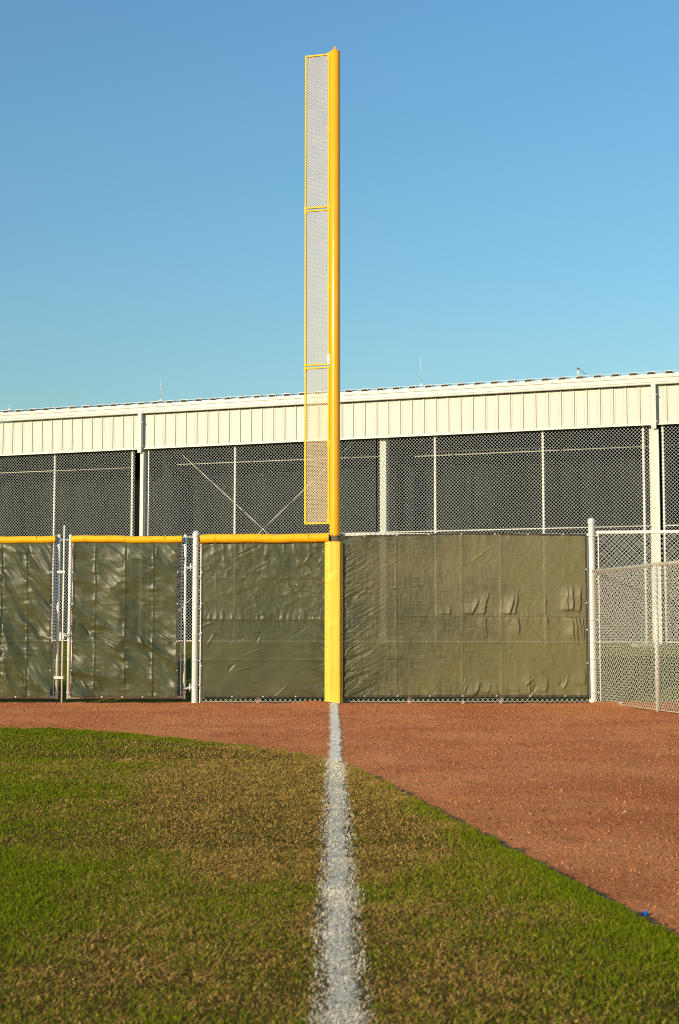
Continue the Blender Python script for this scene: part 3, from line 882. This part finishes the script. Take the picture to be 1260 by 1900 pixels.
# ---------------------------------------------------------------- gates
def gate(name, x0, x1, label, bar_l, bar_r, hinge_to=None, ztop=None):
    g = empty(name, (x1 if hinge_to else x0, GYD, 0), label, "gate", "double gate leaves in the fence")
    ox = x1 if hinge_to else x0
    zb, zt = fz(1295, GYD), (ztop or fz(992, GYD))
    r = .024
    for x in (x0, x1):
        b = MB(); b.tube((x - ox, 0, zb - .015), (x - ox, 0, zt), r, 14)
        b.build("frame_upright", M_WHITE, g)
    for z in (zb + .012, fz(1000.5, GYD)):
        MB().tube((x0 - ox + r, 0, z), (x1 - ox - r, 0, z), r * .8, 12).build("frame_rail", M_WHITE, g)
    wire_part(g, bar_l - ox, bar_r - ox, zb + .01, fz(1001, GYD), .036, .0022, M_WIRE, (0, .0, 0))
    for xb_, xu in ((bar_l, x0), (bar_r, x1)):
        MB().box(xb_ - ox - .008, xb_ - ox + .008, -.012, -.005, zb + .02, fz(1005, GYD)).build("tension_bar", M_WHITE, g)
        bands(g, xu - ox, xb_ - ox, 0, [fz(p, GYD) for p in (1012, 1062, 1120, 1175, 1225, 1285)], r)
    return g, ox
def gx_(px): return fx(px, 1150, GYD)
g2, ox2 = gate("gate_leaf", gx_(128.8), gx_(343), "right gate leaf hung on the thick gate post, with wrinkled screen", gx_(134.2), gx_(336.5), True)
# hinges reaching the gate post
for py in (1053, 1276):
    z = fz(py, GYD); x = 0; xp = XL - ox2
    h = MB()
    h.lathe([(.026, -.010), (.030, -.010), (.030, .010), (.026, .010)], (0, 0, z - .01), 14)
    h.lathe([(.048, -.006), (.051, -.006), (.051, .006), (.048, .006)], (xp, FY - GYD, z + .012), 16)
    h.box(.026, xp / 2 + .02, -.035, -.027, z - .018, z - .004)
    h.box(xp / 2 - .02, xp - .03, -.040, -.032, z + .004, z + .020)
    hg = h.build("hinge", M_STEEL, g2)
    MB().tube((xp / 2, -.033, z - .05), (xp / 2, -.033, z + .06), .010, 10).build("hinge_pin", M_STEEL, hg)
    b = MB(); b.tube((xp / 2 - .035, -.05, z), (xp / 2 - .035, -.01, z), .012, 6); b.tube((xp / 2 + .035, -.055, z + .012), (xp / 2 + .035, -.02, z + .012), .012, 6); b.build("hinge_bolt", M_STEEL, hg)
g1, ox1 = gate("gate_leaf", gx_(-125), gx_(107.3), "left gate leaf with drop rod, cut by the picture's left edge", gx_(-119), gx_(101.5))
# drop rod with guides and latch on the left leaf
xr = gx_(117.6) - ox1; xu = gx_(107.3) - ox1
MB().tube((xr, -.03, .0), (xr, -.03, fz(975, GYD)), .0125, 10).build("drop_rod", M_WHITE, g1)
for py in (1061.5, 1257):
    z = fz(py, GYD)
    b = MB(); b.box(xu - .034, xr + .022, -.052, -.043, z - .019, z + .019)
    b.lathe([(.0265, -.019), (.030, -.019), (.030, .019), (.0265, .019)], (xu, 0, z), 14)
    b.build("rod_guide", M_STEEL, g1)
z = fz(1178, GYD)
b = MB(); b.box(xr - .045, xr - .012, -.055, -.03, z - .075, z + .035, .005); b.box(xr + .005, xr + .025, -.055, -.03, z - .06, z + .02, .004)
lt = b.build("latch", M_STEEL, g1)
xq = gx_(128.8) - ox1
b = MB(); b.path([(xr + .01, -.045, z + .012), (xq - .03, -.045, z + .014), (xq + .035, -.042, z + .004), (xq + .036, -.042, z - .012), (xq - .02, -.045, z - .018), (xr + .012, -.045, z - .01)], .007, 6)
b.build("latch_fork", M_STEEL, lt)

# ================================================================ WINDSCREENS
def cloth(name, label, x0, x1, z0, z1, ybase, fn, material, step=.011, hem=.028, tie_xs=(), tie_zs=(), seams_h=(), seams_v=(), sag_top=None):
    """a real cloth sheet: grid in x-z, pushed along y by fn(X, Z) (metres, + is towards the field)"""
    nx, nz = int((x1 - x0) / step) + 2, int((z1 - z0) / step) + 2
    U, Wz = np.meshgrid(np.linspace(0, 1, nx), np.linspace(0, 1, nz))
    X = x0 + U * (x1 - x0); Zc = z0 + Wz * (z1 - z0)
    D = fn(X, Zc)
    if sag_top is not None:
        Zc = Zc + sag_top(X) * Wz
    e = empty(name, (x0, ybase, 0), label, "windscreen", "windscreens tied to the fence and gates")
    i = np.arange(U.size).reshape(U.shape)
    F = np.stack([i[:-1, :-1], i[:-1, 1:], i[1:, 1:], i[1:, :-1]], -1).reshape(-1, 4)
    P = np.stack([X - x0, -D, Zc], -1)
    link_mesh("cloth", np_mesh("cloth", P.reshape(-1, 3), F, True), material, e)
    # hem: a webbing strip following each border, slightly proud of the cloth
    def strip(pts, inw):
        pts = np.array(pts); a = pts + np.array([0, -.004, 0]); b_ = pts + inw + np.array([0, -.004, 0])
        n = len(pts); m = MB()
        v = [tuple(p) for p in a] + [tuple(p) for p in b_]
        m.add(v, [(k, k + 1, n + k + 1, n + k) for k in range(n - 1)], True)
        return m
    for pts, inw in ((P[0], (0, 0, hem)), (P[-1], (0, 0, -hem)), (P[:, 0], (hem, 0, 0)), (P[:, -1], (-hem, 0, 0))):
        inw = np.array(inw)
        pr = pts.copy()
        m = strip(pr, inw)
        m.build("hem", M_HEM, e)
    # grommets with ties
    gm = MB(); gm.lathe([(.006, 0), (.013, 0), (.013, .004), (.006, .004)], (0, 0, 0), 10, 'x')
    first = None
    spots = [(tx - x0, tz) for tx in tie_xs for tz in (z0 + .014, z1 - .014)] + [(sx, tz) for tz in tie_zs for sx in (.014, x1 - x0 - .014)]
    for (tx, tz) in spots:
        k = int(np.clip(round(tx / (x1 - x0) * (nx - 1)), 0, nx - 1)); j = int(np.clip(round((tz - z0) / (z1 - z0) * (nz - 1)), 0, nz - 1))
        if first is None:
            g = MB(); g.lathe([(.004, 0), (.012, 0), (.012, .004), (.004, .005)], (0, 0, 0), 10)
            first = g.build("grommet", M_STEEL, e); o = first
        else:
            o = bpy.data.objects.new("grommet", first.data); COL.objects.link(o); o.parent = e
        o.rotation_euler = (math.pi / 2, 0, 0)
        o.location = (P[j, k, 0], P[j, k, 1] - .006, P[j, k, 2])
    return e

def crease_field(X, Z, creases):
    D = np.zeros_like(X)
    for (cx, cz, ang, ln, wd_, amp) in creases:
        dx, dz = X - cx, Z - cz
        c, s = math.cos(ang), math.sin(ang)
        a = dx * c + dz * s; b_ = -dx * s + dz * c + .25 * wd_ * np.sin(a * 30 + cx * 50)
        D += amp * np.exp(-(b_ / wd_) ** 2) * np.exp(-(a / ln) ** 4)
    return D
def random_creases(n, x0, x1, z0, z1, ang, dang, ln, wd_, amp, seed):
    rr = random.Random(seed)
    return [(rr.uniform(x0, x1), rr.uniform(z0, z1), rr.gauss(ang, dang), rr.uniform(.4, 1) * ln, rr.uniform(.6, 1.4) * wd_, rr.choice((-1, 1, 1)) * rr.uniform(.35, 1) * amp) for _ in range(n)]
def pucker(a, d, amp, fall, freq, seed):
    """gathers that run away from an edge or seam: a along it, d distance from it"""
    return amp * fbm(a * freq, d * freq * .18 + 3, seed, 3) * np.exp(-np.abs(d) / fall)
def ridged(x, y, seed, oct=3):
    return 1 - 2 * np.abs(fbm(x, y, seed, oct))

# right panel
RX0, RX1 = fx(629), fx(1089.8); RZ0, RZ1 = fz(1293), fz(990.5)
def disp_right(X, Z):
    zs = fz(1143)                                        # the long middle seam
    D = .022 * fbm(X * 1.0, Z * .8, 201, 3)
    left = np.exp(-(X - RX0) / .30)
    D += left * (.034 * ridged(X * 3.0 + Z * 1.5, Z * 13 - X * 7, 210, 3))
    D += .0045 * fbm(X * 14, Z * 9, 205, 3)
    right = np.clip((X - fx(850)) / .8, 0, 1)
    # pleats falling on and off the seam
    def pleat(xb, yb, xt, yt, wpx, amp):
        """a pleat between two points: long rise from the left, steep drop of width wpx on the right"""
        zb_, zt_ = fz(yb), fz(yt)
        t = np.clip((Z - zb_) / (zt_ - zb_), 0, 1)
        xc = fx(xb) + (fx(xt) - fx(xb)) * t + .005 * np.sin(Z * 31 + xb)
        w = .50 * wpx / 128.0 * (.55 + .45 * np.sin(np.pi * np.clip(t, .05, .95)) ** .5)
        x = X - xc
        f = np.where(x < 0, np.clip(1 + x / .19, 0, 1) ** 1.3, np.clip(1 - x / np.maximum(w, 1e-4), 0, 1))
        lo, hi = min(zb_, zt_), max(zb_, zt_)
        win = np.clip((Z - lo) / .03, 0, 1) * np.clip((hi - Z) / .14, 0, 1) if zt_ > zb_ else np.clip((hi - Z) / .03, 0, 1) * np.clip((Z - lo) / .14, 0, 1)
        return .72 * amp * f * win
    for q in ((875, 1142, 890, 1108, 6, .050), (896, 1142, 907, 1096, 5, .042), (900, 1146, 902, 1188, 4, .030), (944, 1142, 955, 1102, 6, .052), (955, 1142, 962, 1094, 4, .040), (960, 1145, 963, 1186, 6, .045), (947, 1146, 938, 1162, 4, .03),
              (834, 1142, 836, 1122, 5, .035), (822, 1142, 821, 1130, 3, .025), (1011, 1142, 1013, 1098, 3, .028), (1013, 1145, 1018, 1170, 5, .040), (1003, 1145, 1000, 1162, 3, .025),
              (1052, 1136, 1053, 1088, 3, .030), (1062, 1134, 1062, 1084, 6, .058), (1075, 1136, 1078, 1084, 5, .050), (1060, 1145, 1064, 1196, 5, .048), (1067, 1145, 1072, 1200, 4, .042), (1074, 1145, 1078, 1180, 4, .042), (1081, 1145, 1083, 1196, 3, .032),
              (700, 1142, 701, 1132, 3, .022), (692, 1142, 693, 1134, 3, .020), (915, 1146, 917, 1156, 3, .020), (976, 1144, 977, 1160, 3, .022), (880, 1292, 891, 1264, 7, .050), (905, 1288, 909, 1262, 4, .035), (1011, 1285, 1014, 1252, 4, .036),
              (981, 1290, 981, 1248, 3, .032), (922, 1290, 919, 1266, 3, .026), (1083, 1272, 1083, 1238, 4, .032), (960, 1284, 962, 1268, 3, .024)):
        D += pleat(*q)
    D += .006 * np.exp(-((Z - zs) / .007) ** 2) + .016 * np.abs(fbm(X * 15, Z * 1.5, 231, 2)) * np.exp(-np.abs(Z - zs) / .06) * np.clip(.5 + fbm(X * 1.2, X * 0, 233, 2), .1, 1)
    for px in (857, 930, 735):                              # vertical folds from storage
        D += .006 * np.exp(-np.abs(X - fx(px)) / .014) * (1 + .3 * vnoise(Z * 5, X * 0, 7))
    for py in (1225,):
        D -= .006 * np.exp(-np.abs(Z - fz(py)) / .010) * np.clip(fbm(X * 1.5, Z * 0, 12, 2) + .6, 0, 1)
    D += crease_field(X, Z, random_creases(16, RX0, RX1, RZ0, RZ1, -.45, .5, .14, .010, .014, 31))
    D += crease_field(X, Z, [(fx(902), fz(1170), -.65, .14, .010, .012), (fx(880), fz(1160), -.6, .12, .008, .009), (fx(905), fz(1250), -.5, .14, .010, .010), (fx(893), fz(1030), .65, .15, .010, .012), (fx(905), fz(1040), .65, .08, .008, .008)])
    D += np.where(Z < RZ0 + .5, 1, 0) * crease_field(X, Z, random_creases(12, fx(860), RX1, RZ0, RZ0 + .25, 1.2, .25, .07, .012, .026, 35))
    D += pucker(X, Z - RZ0, .022, .12, 7, 41) + pucker(X, RZ1 - Z, .016, .10, 6, 43) + pucker(Z, RX1 - X, .008, .10, 8, 47)
    return np.clip(D, -.035, .12) * .85 + .034
ties_r = [fx(p) for p in (676, 737, 797, 857, 920, 981, 1046)]
ew = cloth("windscreen", "wide brownish olive windscreen right of the yellow pole, with vertical pleats along its middle seam", RX0, RX1, RZ0, RZ1, FY - .012, disp_right, M_CLOTH_R, .0070, .028, ties_r, [fz(p) for p in (1056, 1118, 1168, 1230)],
           sag_top=lambda X: np.interp(X, [RX0, fx(700), fx(860), RX1], [-.035, -.012, .012, .0]) - .006 * np.abs(np.sin((X - RX0) * math.pi / .475)))

# left fixed panel
LX0_, LX1_ = fx(373.5), fx(612); LZ0, LZ1 = fz(1293.5), fz(1005)
def disp_left(X, Z):
    D = .026 * fbm(X * 1.3, Z * 1.3, 301, 3)
    for py, a in ((1073, .008), (1150, .012), (1225, .008)):
        z = fz(py)
        D += a * np.exp(-np.abs(Z - z - .004 * fbm(X * 3, X * 0, 305, 2)) / .009)
    z = fz(1149)
    D += np.where(Z > z, 1, .45) * .048 * np.abs(fbm(X * 11, (Z - z) * 3, 311, 3)) * np.exp(-np.abs(Z - z) / .10)
    D += .013 * ridged(X * 5 + Z * 2.5, Z * 6 - X * 2.5, 315, 3) * np.clip(.45 + 1.1 * fbm(X * 1.7, Z * 1.7, 318, 2), .05, 1) * np.clip((Z - fz(1160)) / .3 + .25, .15, 1)
    D += .034 * ridged(X * 8, Z * 2.0, 317, 2) * np.exp(-(LZ1 - Z) / .16)
    D += np.exp(-(LX1_ - X) / .25) * .034 * ridged(X * 3 - Z * 1.5, Z * 12 + X * 6, 320, 3)
    D += crease_field(X, Z, random_creases(34, LX0_, LX1_, fz(1150), LZ1, -.45, .6, .14, .010, .016, 51))
    D += crease_field(X, Z, random_creases(14, LX0_, LX1_, LZ0, fz(1150), .1, .5, .13, .010, .016, 53))
    D += crease_field(X, Z, [(fx(475), fz(1280), -.5, .22, .012, .016), (fx(520), fz(1285), .75, .14, .010, .010), (fx(465), fz(1020), .45, .16, .012, -.016), (fx(405), fz(1052), -.55, .18, .012, .012), (fx(470), fz(1210), .4, .14, .010, .010)])
    D += pucker(X, Z - LZ0, .007, .10, 7, 61) + pucker(Z, X - LX0_, .008, .10, 8, 67)
    return np.clip(D, -.03, .09) * .75 * np.clip((LZ1 - Z) / .12 + .1, 0, 1) + .026
cloth("windscreen", "olive windscreen under the yellow fence cap between the gate post and the yellow pole", LX0_, LX1_, LZ0, LZ1, FY - .012, disp_left, M_CLOTH_L, .0105, .026, [fx(p) for p in (432, 490, 549)], [fz(p) for p in (1062, 1120, 1175, 1235)])

# gate screens: vertical stitched seams and hanging folds
def disp_gate(seams, X0, X1, Z0, Z1, seed, diag):
    def fn(X, Z):
        D = .030 * fbm(X * 1.6, Z * 1.6, seed, 3)
        q = (Z - diag * (X - X0))
        D += .085 * ridged(q * 2.6 + .4 * fbm(X * 2, Z * 2, seed + 3, 2), X * 1.1, seed + 5, 2) * (.55 + .45 * fbm(X * 1.5, Z * 1.2, seed + 6, 2))
        D += .012 * ridged(q * 7 + X * 1.5, X * 3, seed + 8, 3)
        for px in seams:
            xs_ = gx_(px) + .012 * fbm(Z * 3, Z * 0, int(seed + px), 3)
            d = X - xs_
            D += .020 * np.exp(-np.abs(d) / .010) * (.5 + .5 * fbm(Z * 7, Z * 0, int(seed + px + 2), 2))
            D -= .022 * np.exp(-np.abs(d - .018) / .012) * np.clip(fbm(Z * 2.6, Z * 0, int(seed + px + 9), 2) + .35, 0, 1)
            D += pucker(Z, d, .026, .08, 12, int(seed + px + 4))
        D += pucker(Z, X1 - X, .012, .07, 14, seed + 30) + pucker(Z, X - X0, .012, .07, 14, seed + 31)
        D += pucker(X, Z - Z0, .014, .12, 8, seed + 32) + .018 * ridged(X * 5, Z * 5, seed + 33, 2) * np.exp(-(Z1 - Z) / .14)
        D += crease_field(X, Z, random_creases(16, X0, X1, Z0, Z1, -.9, .5, .13, .015, .028, seed + 40))
        return np.clip(D, -.05, .10) * .8 * np.clip((Z1 - Z) / .16, 0, 1) + .022 + .025 * np.clip((Z1 - Z) / .1, 0, 1)
    return fn
GZ0, GZ1 = fz(1294, GYD), fz(1004, GYD)
ga, gb_ = gx_(136), gx_(332)
cloth("windscreen", "wrinkled olive windscreen with three stitched vertical seams on the right gate leaf", ga, gb_, GZ0, GZ1, GYD - .03, disp_gate((178, 233.5, 285), ga, gb_, GZ0, GZ1, 400, -.45), M_CLOTH_G, .011, .028, [gx_(p) for p in (193, 231, 268)], [fz(p, GYD) for p in (1062, 1120, 1190, 1244)])
ga, gb_ = gx_(-118), gx_(98.5)
cloth("windscreen", "wrinkled olive windscreen with long diagonal folds on the left gate leaf", ga, gb_, GZ0, GZ1, GYD - .03, disp_gate((-60, 4, 52), ga, gb_, GZ0, GZ1, 460, -1.0), M_CLOTH_G, .011, .028, [gx_(p) for p in (-70, -20, 35)], [fz(p, GYD) for p in (1062, 1123, 1183, 1244)])

# ================================================================ YELLOW FENCE CAPS
def fence_cap(p0, p1, r, label):
    p0, p1 = Vector(p0), Vector(p1)
    e = empty("fence_cap", p0, label, "fence cap", "yellow corrugated fence caps")
    d = p1 - p0; Ln = d.length
    n = 22; pitch = .0155; m = int(Ln / (pitch / 2))
    t = np.arange(m + 1) / m
    rad = r + np.where(np.arange(m + 1) % 2 == 0, 0, -.0045)
    ang = np.linspace(0, 2 * np.pi, n, endpoint=False)
    sag = .006 * np.sin(t * 7) + .003 * np.sin(t * 19)
    V = np.empty((m + 1, n, 3))
    V[..., 0] = (t * Ln)[:, None]
    V[..., 1] = rad[:, None] * np.cos(ang)[None]
    V[..., 2] = rad[:, None] * np.sin(ang)[None] + sag[:, None]
    i = np.arange((m + 1) * n).reshape(m + 1, n); j = np.roll(i, -1, 1)
    F = np.stack([i[:-1], i[1:], j[1:], j[:-1]], -1).reshape(-1, 4)
    me = np_mesh("tube", V.reshape(-1, 3), F, False)
    o = link_mesh("tube", me, M_CAP, e)
    o.rotation_euler = (0, -math.atan2(d.z, d.x), 0)
    # dark open end
    b = MB(); b.lathe([(r - .006, 0), (r - .009, .05)], (0, 0, 0), 18, 'x'); c = b.build("inner_wall", M_BLACK, e); c.location = d * ((Ln - .055) / Ln)
    for k in range(3):
        b = MB(); b.lathe([(r + .001, -.004), (r + .0025, -.004), (r + .0025, .004), (r + .001, .004)], (0, 0, .0), 20, 'x'); c = b.build("zip_tie", M_CAP, e); c.location = d * (.12 + .36 * k) + Vector((0, 0, .004))
    return e
fence_cap((fx(372.5, 1000), FY - .05, fz(1001)), (fx(609.5, 1000), FY - .05, fz(998)), .068, "yellow ribbed fence cap between the gate post and the yellow pole")
fence_cap((gx_(134.5) - .02, GYD - .05, fz(1001.2, GYD)), (gx_(341) - .025, GYD - .05, fz(1001.2, GYD)), .055, "yellow ribbed fence cap along the right gate leaf")
fence_cap((gx_(-122), GYD - .05, fz(1001.5, GYD)), (gx_(103) - .005, GYD - .05, fz(1001.5, GYD)), .055, "yellow ribbed fence cap along the left gate leaf")

# ================================================================ FOUL POLE
PR = .0785
PY = FY - .02
pole = empty("foul_pole", (XP, PY, 0), "tall bright yellow foul pole with a narrow mesh wing screen on its left", "foul pole")
Z_PT = on_depth(624, 95, PY)[1]
b = MB(); n = 40
b.lathe([(PR, fz(994.5) - .0), (PR + .0003, fz(934)), (PR, fz(933)), (PR - .0005, Z_PT * .5), (PR - .001, Z_PT - .01), (PR - .006, Z_PT - .002), (PR * .5, Z_PT), (.0005, Z_PT + .001)], (0, 0, 0), n)
b.build("pole", M_YELLOW, pole)
b = MB(); b.tube((0, 0, -.05), (0, 0, fz(995)), PR - .004, 28); b.build("lower_pole", M_BAND, pole)
# torn tape points at the paint's lower edge
for dx in (-.035, .032):
    b = MB(); yv = -math.sqrt(PR ** 2 - dx ** 2) - .003
    b.add([(dx - .014, yv, fz(995)), (dx + .014, yv, fz(995)), (dx, yv, fz(991.5))], [(0, 1, 2)]); b.build("tape_point", M_BAND, pole)
# lifting eye on the top
b = MB(); b.path([(-.016, 0, Z_PT - .005), (-.018, 0, Z_PT + .04), (-.008, 0, Z_PT + .066), (.004, 0, Z_PT + .068), (.013, 0, Z_PT + .05), (.016, 0, Z_PT - .005)], .009, 8); b.build("lifting_eye", M_YELLOW, pole)
# wing screen: frame tubes, three expanded-metal panels, clips
SA = math.radians(165)                                  # the screen points left and a little away
sd = Vector((math.cos(SA), math.sin(SA), 0))
x_out = (fx(565.5, 500) - XP) / sd.x
def sw(px_y, u=.5): return on_depth(590, px_y, PY + .06)[1]
ZS = [sw(972.5), sw(679.5), sw(387.5), on_depth(590, 99.5, PY + .05)[1]]
u_in = PR + .004
scr = bpy.data.objects.new("wing_screen", None); COL.objects.link(scr); scr.parent = pole
def sq_bar(u0, u1, z0, z1, th, name, m=M_FRAME):
    # square tube in the screen's plane
    b = MB(); nrm = Vector((-sd.y, sd.x, 0)) * th * .5
    p = [sd * u0 - nrm, sd * u1 - nrm, sd * u1 + nrm, sd * u0 + nrm]
    b.prism([(q.x, q.y) for q in p][::-1], z0, z1)
    return b.build(name, m, scr)
for k in range(3):
    z0, z1 = ZS[k] + (.012 if k else 0), ZS[k + 1] - .012
    sq_bar(u_in, u_in + .024, z0, z1, .03, "frame_bar"); sq_bar(x_out - .024, x_out, z0, z1, .03, "frame_bar")
    sq_bar(u_in + .024, x_out - .024, z0, z0 + .022, .03, "frame_bar"); sq_bar(u_in + .024, x_out - .024, z1 - .022, z1, .03, "frame_bar")
    V, F = chain(u_in + .02, x_out - .02, z0 + .018, z1 - .018, .0125, .0027, .0195, .003)
    o = link_mesh("screen_mesh", np_mesh("screen_mesh", V, F), M_MESHY, scr); o.rotation_euler = (0, 0, SA); tag(o, kind='stuff')
for k, py in enumerate((106, 241, 387, 533, 668, 824, 966)):
    z = sw(py); hh = .05 if k != 4 else .075
    b = sq_bar(PR - .004, u_in + .030, z - hh, z + hh, .040, "clip", M_FRAME if k != 4 else M_TRIM)
    for dz in (-.5, .5):
        q = MB(); c = sd * (u_in + .006) + Vector((.0, -.026, z + dz * hh)); q.tube(c + Vector((0, .01, 0)), c, .006, 8); q.build("bolt", M_RIVET, scr)
for py in (389, 681):
    z = sw(py)
    sq_bar(x_out - .028, x_out + .006, z - .06, z + .06, .036, "joint_plate")

# pad on the pole's foot
pad = empty("pole_pad", (fx(619.5, 1150), FY, 0), "bright yellow vinyl pad strapped round the foot of the yellow pole", "pad")
zp0, zp1 = -.02, fz(1006)
fw, bw, dep = .083, .128, .15
nz = 90
zs = np.linspace(zp0, zp1, nz)
# front face as a soft grid with creases
us = np.linspace(-1, 1, 25)
U, Zp = np.meshgrid(us, zs)
Xp = U * fw
zc = fz(1075)
D = .006 * (1 - U ** 4) + .004 * fbm(U * 1.0, Zp * 1.5, 501, 2)
for (zz0, sl, a, w) in ((zc + .05, .45, .009, .030), (zc - .02, .35, .010, .022), (zc - .10, .25, .006, .018), (zc + .16, -.3, .004, .03), (zc - .65, .6, .004, .03)):
    D += a * np.exp(-((Zp - zz0 - sl * Xp) / w) ** 2) * np.clip(1.1 - np.abs(U) * .3, 0, 1)
i = np.arange(U.size).reshape(U.shape)
F = np.stack([i[:-1, :-1], i[:-1, 1:], i[1:, 1:], i[1:, :-1]], -1).reshape(-1, 4)
link_mesh("front_face", np_mesh("front_face", np.stack([Xp, -dep - D, Zp], -1).reshape(-1, 3), F, True), M_PAD, pad)
for sgn in (-1, 1):
    b = MB()
    pts = [(sgn * fw, -dep - .001), (sgn * bw, -.075), (sgn * (bw + .004), -.070), (sgn * (bw - .006), -.065), (sgn * (fw - .008), -dep + .012)]
    if sgn > 0: pts = pts[::1]
    else: pts = pts[::-1]
    b.prism(pts, zp0, zp1 - .003)
    f = b.build("side_face", M_PAD, pad)
    for k in range(12):
        z = zp1 - .05 - k * .185
        q = MB(); xx = sgn * (fw + (bw - fw) * .45); yv = -dep + (dep - .06) * .45
        q.lathe([(.0005, .006), (.007, .005), (.008, 0)], (0, 0, 0), 8)
        o = q.build("rivet", M_RIVET, f); o.location = (xx + sgn * .002, yv - .001, z); o.rotation_euler = (math.pi / 2, 0, sgn * 1.1)
MB().prism([(-fw + .002, -dep), (fw - .002, -dep), (bw - .003, -.06), (-bw + .003, -.06)], zp1 - .004, zp1).build("top_flap", M_PAD, pad)
